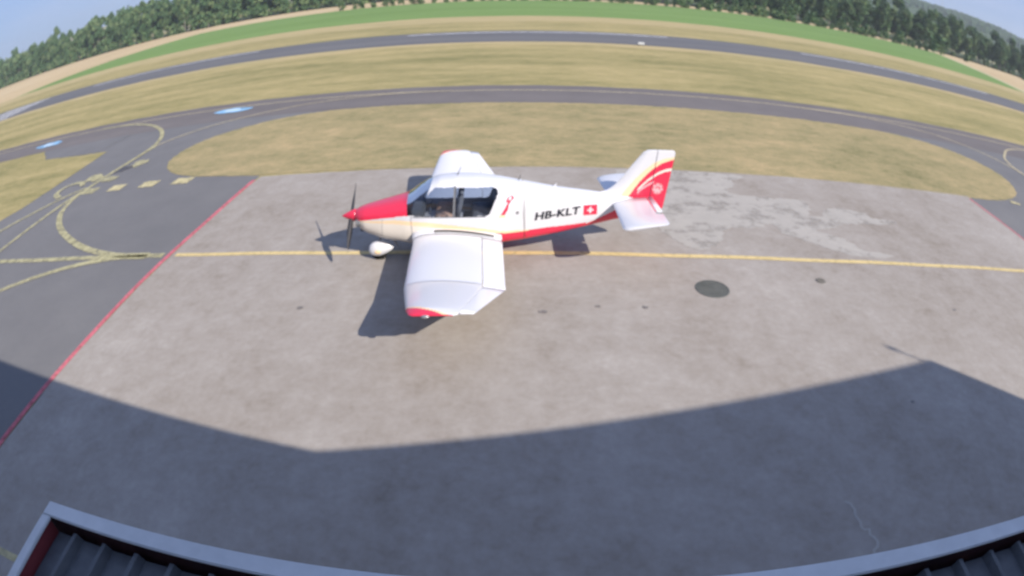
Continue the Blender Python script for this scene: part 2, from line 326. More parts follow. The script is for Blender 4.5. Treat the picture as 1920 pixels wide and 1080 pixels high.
def prism_y(poly, y0, y1):
    n = len(poly); v = [(x, y0, z) for x, z in poly] + [(x, y1, z) for x, z in poly]
    f = [tuple(range(n))[::-1], tuple(range(n, 2 * n))] + [(i, (i + 1) % n, n + (i + 1) % n, n + i) for i in range(n)]
    return v, f
mesh('wall', *prism_y([(-24, 0)] + [(x, z - .12) for x, z in prof] + [(xp, 0)], -.2, -.01), M['steel'], hg)
mesh('roof', *prism_y([(x, z - .119) for x, z in prof] + [(x, z) for x, z in prof[::-1]], -22, 0), M['roof_sheet'], hg)
mesh('side_wall', *prism_y([(xp - .2, 0), (xp - .01, 0), (xp - .01, hp - .125), (xp - .2, hp - .16)], -22, -.21), M['steel'], hg)
am = empty('antenna_mast', (xp - .1, Y0 - .1, hp)); tag(am, 'thin mast with a small head on the hangar corner, seen as a shadow', 'mast')
bm = bmesh.new(); add_cyl(bm, (0, 0, -.03), (0, 0, .5), .022, seg=10); bmobj('pole', bm, M['trim'], am)
bm = bmesh.new(); add_cyl(bm, (0, 0, .5), (0, 0, .63), .06, .05, seg=12); bmobj('sensor_head', bm, M['trim'], am)

an = empty('low_roof', (0, 0, 0)); tag(an, 'low dark ribbed metal roof with pale blue white edge trim, corner at lower left', 'roof')
RX0, RX1, RY1, RZ = -3.65, 14.0, 1.785, 3.0
RS = RZ - .15
def rib_profile(x0, x1, pitch=.32, h=.065):
    p = []; x = x0
    while x < x1:
        p += [(x, 0), (x + pitch * .62, 0), (x + pitch * .72, h), (x + pitch * .84, h), (x + pitch * .94, 0)]; x += pitch
    return p
rp_ = rib_profile(RX0 + .12, RX1)
v = []; f = []
for i, (x, z) in enumerate(rp_):
    v += [(x, Y0 + .01, RS + z + .06), (x, RY1 - .16, RS + z)]
    if i: f.append((2 * i - 2, 2 * i, 2 * i + 1, 2 * i - 1))
mesh('ribbed_sheet', v, f, M['roof_sheet'], an)
def trim_piece(name, x0, y0, x1, y1, parent):
    bm = bmesh.new(); add_box(bm, ((x0 + x1) / 2, (y0 + y1) / 2, RZ - .015), (abs(x1 - x0), abs(y1 - y0), .03))
    bmesh.ops.bevel(bm, geom=bm.edges[:], offset=.008, segments=2, affect='EDGES')
    return bmobj(name, bm, M['trim'], parent)
trim_piece('front_trim', RX0, RY1 - .135, RX1, RY1, an)
trim_piece('side_trim', RX0, Y0 + .01, RX0 + .105, RY1 - .137, an)
bm = bmesh.new()
add_box(bm, ((RX0 + RX1) / 2, RY1 - .07, RZ - .24), (RX1 - RX0 - .03, .10, .415))
bmobj('front_upstand', bm, M['trim_in'], an)
bm = bmesh.new(); add_box(bm, (RX0 + .055, (Y0 + RY1 - .14) / 2, RZ - .24), (.08, RY1 - .14 - Y0 - .02, .415))
bmobj('side_upstand', bm, M['trim_side'], an)
bm = bmesh.new(); add_box(bm, ((RX0 + RX1) / 2 + .05, RY1 - .12, 1.275), (RX1 - RX0 - .2, .12, 2.54))
add_box(bm, (RX0 + .1, (RY1 + Y0) / 2 - .09, 1.275), (.12, RY1 - Y0 - .19, 2.54)); bmobj('wall', bm, M['steel'], an)

# ------------------------------------------------------------------ trees, bushes, hills
def leafmat(name, a, b):
    m = noisy(name, a, [b], [(.35, 1, 3), (2.5, .8, 3)], rough=.9, spec=.1); return m
M['leaf_dark'] = leafmat('dark_foliage', (.05, .105, .05), (.10, .17, .08))
M['leaf_mid'] = leafmat('mid_foliage', (.08, .15, .065), (.145, .22, .10))
M['leaf_light'] = leafmat('light_foliage', (.13, .195, .085), (.21, .27, .13))
M['bark'] = noisy('pale_bark', (.20, .185, .15), [(.34, .32, .28)], [(2, 1, 4)], rough=.95)
def crown_mesh(name, h0, h1, rad, n, leaf, mats, seed, shape=1.0):
    rs = np.random.RandomState(seed); v = []; f = []; mi = []
    clumps = []
    for _ in range(38):
        t = rs.rand(); z = h0 + (h1 - h0) * t; env = rad * (math.sin(math.pi * min(1, (t * .86 + .12))) ** .65) * shape
        a = rs.rand() * 6.283; rr = env * rs.uniform(.25, .95)
        clumps.append((rr * math.cos(a), rr * math.sin(a), z, rs.uniform(.25, .42) * rad, rs.randint(0, len(mats))))
    for i in range(n):
        c = clumps[rs.randint(len(clumps))]
        d = rs.normal(size=3); d /= np.linalg.norm(d); r = c[3] * rs.rand() ** .4
        p = np.array([c[0], c[1], c[2]]) + d * r * [1, 1, 1.25]
        a = rs.normal(size=3); a /= np.linalg.norm(a); b = np.cross(a, rs.normal(size=3)); b /= np.linalg.norm(b)
        s = leaf * rs.uniform(.6, 1.25); k = len(v)
        v += [p - a * s, p - b * s * .6, p + a * s, p + b * s * .6]; f.append((k, k + 1, k + 2, k + 3)); mi.append(c[4] if rs.rand() < .8 else rs.randint(len(mats)))
    me = bpy.data.meshes.new(name); me.from_pydata([tuple(map(float, q)) for q in v], [], f)
    for m in mats: me.materials.append(m)
    me.polygons.foreach_set('material_index', mi); me.update(); return me
def trunk_mesh(name, h, r, seed):
    rs = random.Random(seed); bm = bmesh.new(); add_cyl(bm, (0, 0, -.1), (.1, 0, h * .75), r, r * .4, 8)
    for k in range(5):
        z = h * rs.uniform(.25, .6); a = rs.uniform(0, 6.28); add_cyl(bm, (.05, 0, z), (math.cos(a) * h * .12, math.sin(a) * h * .12, z + h * .18), r * .35, r * .12, 5)
    me = bpy.data.meshes.new(name); bm.to_mesh(me); bm.free(); me.materials.append(M['bark']); return me
mats3 = [M['leaf_dark'], M['leaf_mid'], M['leaf_light'], M['leaf_dark']]
TREES = [(crown_mesh('crown', 2.5 + (s % 3) * .8, 15.5 + (s % 4), 3.6 + .5 * (s % 3), 2000, .55, mats3, 100 + s), trunk_mesh('trunk', 14, .24, s)) for s in range(6)]
BUSH = [crown_mesh('foliage', .3, 2.6 + .5 * s, 1.9, 420, .34, mats3, 50 + s) for s in range(4)]
def tree(x, y, k, label, group, s=1.0, name='tree', cat='tree'):
    t = empty(name, (x, y, 0), random.uniform(0, 6.28)); t.scale = (s * random.uniform(.9, 1.1), s * random.uniform(.9, 1.1), s * random.uniform(.9, 1.12))
    tag(t, label, cat, group)
    for nm, me in (('crown', TREES[k][0]), ('trunk', TREES[k][1])):
        o = bpy.data.objects.new(nm, me); COL.objects.link(o); o.parent = t
def bush(x, y, k, s, label, group):
    o = bpy.data.objects.new('bush', BUSH[k]); COL.objects.link(o); o.location = (x, y, 0); o.scale = (s, s, s * random.uniform(.8, 1.1)); o.rotation_euler.z = random.uniform(0, 6.28)
    tag(o, label, 'bush', group)
x = 30.0; 
while x < 330:      # front row on the right
    tree(x, 236 + random.gauss(0, 2.5), random.randrange(6), 'tall leafy tree with pale trunk in the front row at the upper right', 'front row of trees at the upper right', random.choice((random.uniform(.6, .8), random.uniform(.78, .98), random.uniform(.8, 1.0)))); x += random.choice((random.uniform(2.4, 4), random.uniform(4, 7.5)))
x = 36.0
while x < 360:
    tree(x, 250 + random.gauss(0, 4), random.randrange(6), 'tree crown rising behind the front tree row at the upper right', 'second row of trees at the upper right', random.uniform(.85, 1.08)); x += random.uniform(3, 5.5)
x = -48.0
while x > -520:
    tree(x, 286 + max(0, -x - 150) * .12 + random.gauss(0, 3), random.randrange(6), 'tall dark tree in the dense front tree line at the upper left', 'front tree line at the upper left', random.uniform(.95, 1.4)); x -= random.uniform(3.5, 6.5)
x = -52.0
while x > -480:
    tree(x, 303 + max(0, -x - 150) * .14 + random.gauss(0, 4), random.randrange(6), 'dark tree crown behind the front tree line at the upper left', 'rear tree line at the upper left', random.uniform(1.2, 1.5)); x -= random.uniform(5, 8)
x = -50.0
while x > -500:
    bush(x, 281 + max(0, -x - 150) * .12 + random.gauss(0, 1.5), random.randrange(4), random.uniform(1.6, 2.4), 'dense undergrowth bush below the dark tree line at the upper left', 'undergrowth below the left tree line'); x -= random.uniform(4.5, 8)
x = -70.0
while x < 150:      # hedge at the end of the crop
    bush(x, 201 + random.gauss(0, 1), random.randrange(4), random.uniform(.6, 1.35) if x > 40 else random.uniform(.6, 1.1), 'rounded green bush in the hedge along the far edge of the green crop', 'bushes along the far edge of the green crop'); x += random.uniform(2.2, 5.2)
bush(149.5, 199, 2, 2.5, 'tallest dark bush at the right end of the hedge, beside the pale track', None)
bush(172, 205, 0, .9, 'small lone bush in the tan stubble field at right', None)
bush(214, 208, 1, .8, 'small lone bush at the far right of the tan stubble field', None)
x = 60
while x < 330:      # undergrowth under the trees
    bush(x, 231 + random.gauss(0, 1.5), random.randrange(4), random.uniform(.7, 1.2), 'low undergrowth bush below the tree row at the upper right', 'undergrowth below the right tree row'); x += random.uniform(4, 9)

M['wood'] = leafmat('far_wood_foliage', (.03, .065, .028), (.06, .11, .045))
M['hill'] = noisy('hill_ground', (.035, .065, .028), [(.06, .10, .04)], [(.01, 1, 5), (.1, .8, 5)], rough=1)
M['hill_field'] = noisy('pale_hill_field', (.16, .18, .08), [(.42, .36, .22)], [(.006, 1, 3), (.02, .8, 3)], rough=1)
def interp(az, prof): return float(np.interp(az, [p[0] for p in prof], [p[1] for p in prof]))
hill_prof = [(-10, .4), (5, 2.0), (15, 2.9), (28, 3.3), (33, 2.95), (36, 2.85), (39, 2.78), (41.6, 2.62), (43.7, 2.42), (45.4, 2.15), (50, 1.5), (60, .7), (75, .1)]
left_prof = [(-80, .2), (-70, .9), (-60, 1.2), (-53, 1.15), (-50, 1.5), (-47, 1.75), (-42, 1.6), (-32, .9), (-22, .2)]
def terrain(name, prof, az0, az1, R0, R1, mat):
    v = []; f = []; NA = int((az1 - az0) * 2) + 1; NR = 12
    def hgt(az, t): return (5.85 + math.tan(R(interp(az, prof))) * R1) * math.sin(t * math.pi / 2) ** 1.3
    for i in range(NA):
        az = az0 + (az1 - az0) * i / (NA - 1)
        for j in range(NR + 1):
            t = j / NR; r = R0 + (R1 - R0) * t
            v.append((r * math.sin(R(az)), r * math.cos(R(az)), hgt(az, t) - .2))
        v.append((1.25 * R1 * math.sin(R(az)), 1.25 * R1 * math.cos(R(az)), -1))
    n = NR + 2
    for i in range(NA - 1):
        for j in range(n - 1): f.append((i * n + j, i * n + j + 1, (i + 1) * n + j + 1, (i + 1) * n + j))
    struct(mesh(name, v, f, mat, smooth=True)); return hgt
hf = terrain('hill', hill_prof, -10, 75, 700, 1400, M['hill'])
terrain('low_hill', left_prof, -80, -22, 800, 1300, M['hill_field'])
# the wood that covers the hill: many crowns, one mass
ico = bmesh.new(); bmesh.ops.create_icosphere(ico, subdivisions=2, radius=1); iv = np.array([v.co[:] for v in ico.verts]); jf = [tuple(v.index for v in f.verts) for f in ico.faces]; ico.free()
vv = []; ff = []; rs = np.random.RandomState(9)
for k in range(2300):
    az = rs.uniform(26, 60); t = 1 - rs.rand() ** 1.6 * .55; r = 700 + 700 * t
    if interp(az, hill_prof) < .3: continue
    s = rs.uniform(3.2, 6.2); c = np.array([r * math.sin(R(az)), r * math.cos(R(az)), hf(az, t) + s * .1])
    q = iv * (1 + .22 * rs.normal(size=(len(iv), 1))) * [s, s, s * .9] + c; b = len(vv)
    vv += q.tolist(); ff += [(a + b, d + b, e + b) for a, d, e in jf]
o = mesh('distant_wood', vv, ff, M['wood']); o['kind'] = 'stuff'; o['label'] = 'hazy dark green wood covering the far hill at the upper right'; o['category'] = 'wood'
# mast on the hill
ma = empty('radio_mast', (1390 * math.sin(R(37.1)), 1390 * math.cos(R(37.1)), hf(37.1, .985))); tag(ma, 'thin lattice radio mast standing on the wooded hill at the upper right', 'mast')
bm = bmesh.new()
for a in range(3):
    c, s_ = math.cos(a * 2.094), math.sin(a * 2.094); add_cyl(bm, (c * 1.6, s_ * 1.6, -2), (c * .3, s_ * .3, 22), .3, .18, 6)
for z in range(2, 22, 4):
    r0 = 1.6 - 1.3 * z / 22
    for a in range(3): add_cyl(bm, (r0 * math.cos(a * 2.094), r0 * math.sin(a * 2.094), z), (r0 * math.cos(a * 2.094 + 2.094), r0 * math.sin(a * 2.094 + 2.094), z + 2), .1, seg=5)
bmobj('lattice', bm, M['steel'], ma)
# runway edge marker board
mk = empty('runway_marker', (9.0, 57.5, 0)); tag(mk, 'small white marker board on the grass at the near edge of the runway', 'marker')
bm = bmesh.new(); add_box(bm, (0, 0, .26), (.6, .08, .22)); bmesh.ops.bevel(bm, geom=bm.edges[:], offset=.02, segments=1, affect='EDGES'); bmobj('board', bm, M['trim'], mk)
for sx in (-.22, .22):
    bm = bmesh.new(); add_cyl(bm, (sx, 0, 0), (sx, 0, .15), .03, seg=8); bmobj('foot', bm, M['iron'], mk)

# ------------------------------------------------------------------ the light aircraft (local frame: x aft, -y towards the hangar, z up)
AX, AY, AH = -4.449, 11.633, 0.0972
M['white'] = principled('white_gloss_paint', (.64, .645, .685), .28, .5, coat=.4)
M['cowl_red'] = principled('red_gloss_paint', (.70, .028, .075), .3, .5, coat=.4)
M['gold'] = principled('pale_gold_paint', (.85, .63, .40), .35, .5)
M['cream_ac'] = principled('cream_paint_body', (.74, .68, .61), .35, .5)
M['pink'] = principled('pink_decal', (.85, .42, .45), .4, .4)
M['black'] = principled('black_lettering', (.02, .02, .03), .5, .3)
M['dark'] = principled('dark_interior', (.15, .155, .17), .8, .2)
M['prop'] = principled('dark_grey_blade', (.05, .05, .055), .45, .4)
M['rubber'] = principled('rubber', (.02, .02, .02), .85, .2)
M['grey'] = principled('grey_metal', (.35, .35, .37), .4, .5, metal=.6)
M['seat_tan'] = noisy('tan_seat_cloth', (.42, .22, .15), [(.66, .44, .32)], [(6, 1, 4)], rough=.9)
M['seat_grey'] = noisy('grey_seat_cloth', (.16, .16, .18), [(.26, .26, .28)], [(6, 1, 4)], rough=.9)
g = bpy.data.materials.new('tinted_glass'); g.use_nodes = True; t = g.node_tree; t.nodes.clear()
oo = t.nodes.new('ShaderNodeOutputMaterial'); ms = t.nodes.new('ShaderNodeMixShader'); tr = t.nodes.new('ShaderNodeBsdfTransparent'); gl = t.nodes.new('ShaderNodeBsdfGlossy'); fr = t.nodes.new('ShaderNodeFresnel')
tr.inputs[0].default_value = (.62, .67, .74, 1); gl.inputs['Roughness'].default_value = .03; fr.inputs[0].default_value = 1.5
t.links.new(fr.outputs[0], ms.inputs[0]); t.links.new(tr.outputs[0], ms.inputs[1]); t.links.new(gl.outputs[0], ms.inputs[2]); t.links.new(ms.outputs[0], oo.inputs[0]); M['glass'] = g

ac = empty('light_aircraft', (AX, AY, 0), AH)
tag(ac, 'white low wing light aircraft with red nose and red tail, parked on the concrete apron', 'aircraft')
STA = [  # x, z bottom, z of widest, z top, half width, upper exponent, lower exponent
 (.34, .88, 1.03, 1.15, .14, 2, 2), (.40, .77, 1.0, 1.19, .23, 2.2, 2.2), (.55, .66, .99, 1.235, .32, 2.4, 2.5), (.95, .52, 1.0, 1.315, .43, 2.6, 3.2),
 (1.5, .43, 1.08, 1.43, .52, 2.7, 4), (1.62, .42, 1.1, 1.50, .53, 2.5, 4), (1.8, .41, 1.1, 1.63, .545, 2.5, 4), (2.0, .40, 1.1, 1.745, .555, 2.6, 4),
 (2.25, .40, 1.1, 1.815, .56, 2.7, 4), (2.6, .40, 1.1, 1.835, .565, 2.75, 4), (3.0, .40, 1.1, 1.815, .56, 2.75, 4), (3.5, .38, 1.1, 1.745, .53, 2.6, 5.5),
 (4.0, .42, 1.09, 1.645, .46, 2.4, 5.5), (4.7, .51, 1.07, 1.50, .365, 2.3, 5), (5.4, .61, 1.04, 1.405, .265, 2.2, 3), (6.0, .735, 1.02, 1.32, .185, 2.1, 2.6),
 (6.6, .81, 1.02, 1.23, .10, 2, 2.2), (6.98, .86, 1.02, 1.17, .03, 2, 2)]
SA = np.array(STA)
def sta(x):
    # smooth (monotone-ish) interpolation: linear, lightly blurred
    k = [np.mean([np.interp(x + d, SA[:, 0], SA[:, i]) for d in (-.05, -.02, 0, .02, .05)]) for i in range(1, 7)]
    return k
def fus(x, ph):   # ph: 0 = belly, pi = top on the -y side ; 2pi back to belly
    zb, zs, zt, hw, nu, nl = sta(x)
    cy, cz = -math.sin(ph), -math.cos(ph)
    n = nu if cz > 0 else nl; hh = (zt - zs) if cz > 0 else (zs - zb)
    y = hw * math.copysign(abs(cy) ** (2 / n), cy); z = zs + hh * math.copysign(abs(cz) ** (2 / n), cz)
    return y, z
def halfw(x, z):
    zb, zs, zt, hw, nu, nl = sta(x)
    u = (z - zs) / (zt - zs) if z > zs else (zs - z) / (zs - zb); n = nu if z > zs else nl
    return hw * max(0, 1 - min(1, abs(u)) ** n) ** (1 / n)
def inpoly(x, z, P):
    c = False; n = len(P)
    for i in range(n):
        (x1, z1), (x2, z2) = P[i], P[(i + 1) % n]
        if (z1 > z) != (z2 > z) and x < (x2 - x1) * (z - z1) / (z2 - z1) + x1: c = not c
    return c
FRONT_W = [(1.69, 1.14), (2.525, 1.10), (2.572, 1.70), (2.17, 1.70), (2.06, 1.62)]
REAR_W = [(2.545, 1.10), (3.20, 1.09), (3.28, 1.13), (3.47, 1.55), (3.45, 1.62), (3.36, 1.665), (2.595, 1.69)]
def zone(x, y, z):
    """0 body,1 red cowl,2 windscreen,3 front window,4 rear window,5 red belly,6 gold,7 cream,8 engine front"""
    ay = abs(y)
    if ay > .12 and inpoly(x, z, FRONT_W): return 3
    if ay > .12 and inpoly(x, z, REAR_W): return 4
    if x > 1.55 and z > 1.16 and z > 1.43 - (ay / .53) ** 2 * .27 and x < 2.10 - .06 * (ay / .4) ** 2 - max(0, 1.70 - z) * .12 and not (x > 1.67 + (z - 1.14) * .70 and z < 1.66 and False): return 2
    zc = float(np.interp(x, [.4, .5, 1.0, 1.62], [.98, 1.01, 1.09, 1.16]))
    if x < 1.62 + .02 and z > zc: return 1
    g1 = float(np.interp(x, [.5, 1.25, 1.96, 2.76, 3.6, 4.4], [1.005, 1.06, 1.0, .87, .72, .70])); g0 = float(np.interp(x, [.5, 1.25, 1.96, 2.76, 3.6, 4.4], [.98, .97, .90, .78, .66, .70]))
    rt = float(np.interp(x, [2.2, 2.75, 3.2, 3.74, 4.47, 5.2, 5.41, 5.9, 6.3], [.42, .71, .69, .66, .72, .745, .755, .96, 1.2]))
    if x > 5.35: rt = .745 + (x - 5.41) * .46
    if x > 2.2 and z < rt: return 5
    if z < g1 and z > g0 and x < 4.4: return 6
    if x < 2.3 and z < g0: return 7
    return 0
xs = np.concatenate([np.arange(.34, 4.0, .015), np.arange(4.0, 6.981, .03)]); NP = 230
# denser rings where the section curves: parameter warped by equal arc length on a mid section
phs = [2 * math.pi * i / NP for i in range(NP)]
def ring(x):
    dense = [fus(x, 2 * math.pi * i / 720) for i in range(721)]
    L = [0]
    for i in range(720): L.append(L[-1] + math.hypot(dense[i + 1][0] - dense[i][0], dense[i + 1][1] - dense[i][1]))
    tt = np.linspace(0, L[-1], NP + 1)[:-1]; return list(zip(np.interp(tt, L, [d[0] for d in dense]), np.interp(tt, L, [d[1] for d in dense])))
rings = [ring(x) for x in xs]
groups = {}
for i in range(len(xs) - 1):
    for j in range(NP):
        k = (j + 1) % NP; q = [(xs[i], *rings[i][j]), (xs[i], *rings[i][k]), (xs[i + 1], *rings[i + 1][k]), (xs[i + 1], *rings[i + 1][j])]
        c = [sum(p[a] for p in q) / 4 for a in range(3)]
        z = zone(*c); key = {1: 'cowl', 2: 'ws', 3: 'fwL' if c[1] < 0 else 'fwR', 4: 'rwL' if c[1] < 0 else 'rwR'}.get(z, 'body')
        if z == 7 and c[0] < 1.45: key = 'chin'
        groups.setdefault(key, []).append(((i, j), (i, k), (i + 1, k), (i + 1, j), z))
def part(key, name, mats, zmap, off=0):
    idx = {}; v = []; f = []; mi = []
    for q in groups[key]:
        ids = []
        for (a, b) in q[:4]:
            if (a, b) not in idx:
                idx[(a, b)] = len(v); y, z = rings[a][b]; v.append((xs[a], y, z))
            ids.append(idx[(a, b)])
        f.append(ids); mi.append(zmap.get(q[4], 0))
    return mesh(name, v, f, mats, ac, smooth=True, mi=mi)
part('body', 'fuselage', [M['white'], M['cowl_red'], M['gold'], M['cream_ac']], {5: 1, 6: 2, 7: 3})
part('cowl', 'upper_cowling', [M['cowl_red']], {})
part('chin', 'lower_cowling', [M['cream_ac']], {})
part('ws', 'windscreen', [M['glass']], {})
for k in ('fwL', 'fwR'): part(k, 'front_window', [M['glass']], {})
for k in ('rwL', 'rwR'): part(k, 'rear_window', [M['glass']], {})
# cabin inside
bm = bmesh.new(); add_box(bm, (2.6, 0, .80), (2.1, .9, .04)); add_box(bm, (3.62, 0, 1.1), (.04, .88, .7)); bmobj('cabin_floor', bm, M['dark'], ac)
bm = bmesh.new(); add_box(bm, (1.74, 0, 1.12), (.22, .92, .24)); add_box(bm, (1.86, 0, 1.1), (.03, .86, .22)); bmesh.ops.bevel(bm, geom=bm.edges[:], offset=.02, segments=2, affect='EDGES'); bmobj('instrument_panel', bm, M['dark'], ac)
for sy in (-.24, .24):
    bm = bmesh.new()
    add_box(bm, (2.36, sy, 1.0), (.48, .42, .16)); bmesh.ops.bevel(bm, geom=bm.edges[:], offset=.035, segments=2, affect='EDGES'); s = bmobj('seat_cushion', bm, M['seat_tan'], ac, True)
    bm = bmesh.new(); add_box(bm, (2.64, sy, 1.22), (.12, .42, .52), Matrix.Rotation(.22, 4, 'Y')); add_box(bm, (2.71, sy, 1.53), (.09, .24, .13))
    bmesh.ops.bevel(bm, geom=bm.edges[:], offset=.035, segments=2, affect='EDGES'); s = bmobj('seat_backrest', bm, M['seat_grey'], ac, True)
    bm = bmesh.new(); add_cyl(bm, (1.9, sy, 1.1), (2.02, sy, 1.14), .015); add_cyl(bm, (2.02, sy - .12, 1.15), (2.02, sy + .12, 1.15), .014); bmobj('control_yoke', bm, M['dark'], ac)
bm = bmesh.new(); add_box(bm, (3.12, 0, .97), (.46, .86, .16)); add_box(bm, (3.42, 0, 1.2), (.12, .86, .5), Matrix.Rotation(.25, 4, 'Y')); bmesh.ops.bevel(bm, geom=bm.edges[:], offset=.035, segments=2, affect='EDGES'); bmobj('rear_seat', bm, M['seat_grey'], ac, True)

# spinner and propeller
bm = bmesh.new(); N = 28; prev = None
for i in range(13):
    t = i / 12; x = .335 * t; r = .142 * (1 - (1 - t) ** 1.35) ** .95
    rg = [bm.verts.new((x, r * math.cos(a), 1.03 + r * math.sin(a))) for a in np.linspace(0, 2 * math.pi, N + 1)[:-1]] if i else [bm.verts.new((0, 0, 1.03))]
    if prev:
        for k in range(N):
            if len(prev) == 1: bm.faces.new((prev[0], rg[k], rg[(k + 1) % N]))
            else: bm.faces.new((prev[k], rg[k], rg[(k + 1) % N], prev[(k + 1) % N]))
    prev = rg
bm.faces.new(prev); bmesh.ops.recalc_face_normals(bm, faces=bm.faces[:]); bmobj('spinner', bm, M['cowl_red'], ac, True)
BL = Vector((0, -.78, -.50)).normalized()
for sgn in (1, -1):
    d = BL * sgn; side = Vector((1, 0, 0)).cross(d); v = []; f = []
    S = 14
    for i in range(S + 1):
        t = i / S; r = .10 + .80 * t; wd = .028 + .045 * math.sin(math.pi * min(1, t * .9 + .12)) ** .8; wd *= (1 if t < .93 else max(.3, 1 - (t - .93) * 8)); th = .028 * (1 - t) + .006; tw = R(58 - 44 * t)
        cdir = side * math.cos(tw) + Vector((1, 0, 0)) * math.sin(tw); nn = d.cross(cdir)
        c = Vector((.235, 0, 1.03)) + d * r
        v += [c - cdir * wd, c + nn * th, c + cdir * wd * .9, c - nn * th * .6]
        if i:
            b = 4 * i
            for k in range(4): f.append((b - 4 + k, b - 4 + (k + 1) % 4, b + (k + 1) % 4, b + k))
    f.append((4 * S, 4 * S + 1, 4 * S + 2, 4 * S + 3)); mesh('propeller_blade', v, f, M['prop'], ac, True)
# cowling details
bm = bmesh.new()
for sy in (-1, 1): add_cyl(bm, (.37, sy * .22, .93), (.47, sy * .22, .93), .075, seg=20)
add_box(bm, (.47, 0, .72), (.1, .2, .09)); bmobj('air_intake', bm, M['dark'], ac)
bm = bmesh.new(); add_cyl(bm, (1.1, -.12, .50), (1.25, -.14, .30), .028); bmobj('exhaust_pipe', bm, M['grey'], ac)

# wings
def foil(c, up=True, th=.125):
    t = 5 * th * (.2969 * math.sqrt(c) - .126 * c - .3516 * c * c + .2843 * c ** 3 - .1036 * c ** 4)
    cam_ = .028 * (1 - (2 * c - .8) ** 2) if c < .9 else .028 * (1 - (1.0) ** 2) * 1
    cam_ = .10 * c * (1 - c)
    return (cam_ + t) if up else (cam_ - t)
def wing_sta(y):  # y >= 0 ; LE x, TE x, z
    le = float(np.interp(y, [0, .5, .9, 2.85, 3.6, 4.15, 4.32, 4.38], [1.60, 1.62, 1.68, 1.72, 1.84, 1.93, 1.99, 2.06]))
    te = float(np.interp(y, [0, 2.95, 4.30, 4.38], [3.52, 3.52, 2.99, 2.86]))
    z = .655 + .012 * y + max(0, y - 2.85) * math.tan(R(14)) + (.03 if y < .5 else 0)
    return le, te, z
def wing_part(name, sgn, ys, c0, c1, mats, mf=None, defl=0, drop=0, parent=ac, thk=.125):
    cs = [c0 + (c1 - c0) * (1 - math.cos(math.pi * i / 22)) / 2 for i in range(23)]; v = []; f = []; mi = []; n = 2 * len(cs)
    for y in ys:
        le, te, z = wing_sta(y); ch = te - le; tip = 1 if y < 4.2 else max(.25, 1 - (y - 4.2) * 3.5)
        for u in [(c, True) for c in cs] + [(c, False) for c in cs[::-1]]:
            c = u[0]; zz = foil(c, u[1], thk) * ch; m = .05 * ch
            zz = .10 * c * (1 - c) * ch * .9 + (zz - .10 * c * (1 - c) * ch) * tip
            v.append((le + c * ch, sgn * y, z + zz + (.5 - c) * ch * .045 - max(0, c - c0) * ch * defl - drop))
    for i in range(len(ys) - 1):
        for k in range(n):
            q = (i * n + k, i * n + (k + 1) % n, (i + 1) * n + (k + 1) % n, (i + 1) * n + k)
            f.append(q if sgn > 0 else q[::-1]); c = sum(v[a][0] for a in q) / 4; yy = abs(sum(v[a][1] for a in q) / 4)
            mi.append(mf(c, yy) if mf else 0)
    f.append(tuple(range(n))[::-1] if sgn > 0 else tuple(range(n))); mi.append(0)
    f.append(tuple(range((len(ys) - 1) * n, len(ys) * n))[::(1 if sgn > 0 else -1)]); mi.append(1 if mf else 0)
    o = mesh(name, v, f, mats, parent, smooth=True, mi=mi)
    return o
def tipcol(x, y):
    lim = 4.10 + max(0, x - 1.95) * .48
    if y > lim and x < 2.72: return 1
    if y > lim - .05 and x < 2.6: return 2
    return 0
for sgn in (-1, 1):
    ysI = list(np.arange(.0 if False else .02, .74, .12)) + [.74]
    root = wing_part('wing_root', sgn, ysI, 0, 1, [M['white']])
    w_ = wing_part('wing', sgn, list(np.linspace(.742, 2.85, 18)) + list(np.linspace(2.9, 4.38, 62)), 0, .775, [M['white'], M['cowl_red'], M['gold']], tipcol)
    wing_part('flap', sgn, list(np.linspace(.755, 2.93, 12)), .783, 1, [M['white']], defl=.02)
    wing_part('aileron', sgn, list(np.linspace(2.965, 4.30, 10)), .785, 1, [M['white']], defl=-.02)
    # non-slip walkway beside the fuselage
    v = []; f = []
    for i, x in enumerate(np.linspace(2.12, 3.36, 20)):
        for y in (.60, .71):
            le, te, z = wing_sta(y); c = (x - le) / (te - le); v.append((x, sgn * y, z + foil(c) * (te - le) + (.5 - c) * (te - le) * .045 + .006))
        if i: f.append((2 * i - 2, 2 * i - 1, 2 * i + 1, 2 * i)[::(-1 if sgn < 0 else 1)])
    mesh('wing_walkway', v, f, M['prop'], ac)
    # panel joint at the dihedral break
    v = []; f = []
    for i, cc in enumerate(np.linspace(.03, .77, 24)):
        for y in (2.835, 2.85):
            le, te, z = wing_sta(y); v.append((le + cc * (te - le), sgn * y, z + foil(cc) * (te - le) + (.5 - cc) * (te - le) * .045 + .002))
        if i: f.append((2 * i - 2, 2 * i - 1, 2 * i + 1, 2 * i)[::(-1 if sgn < 0 else 1)])
    mesh('panel_joint', v, f, M['grey'], w_)
    bm = bmesh.new(); le, te, z = wing_sta(4.36); bmesh.ops.create_uvsphere(bm, u_segments=12, v_segments=8, radius=1)
    bmesh.ops.transform(bm, matrix=Matrix.Translation((le + .22, sgn * 4.39, z + .01)) @ Matrix.Diagonal((.07, .035, .03, 1)), verts=bm.verts[:]); bmobj('navigation_light', bm, M['grey'], w_, True)

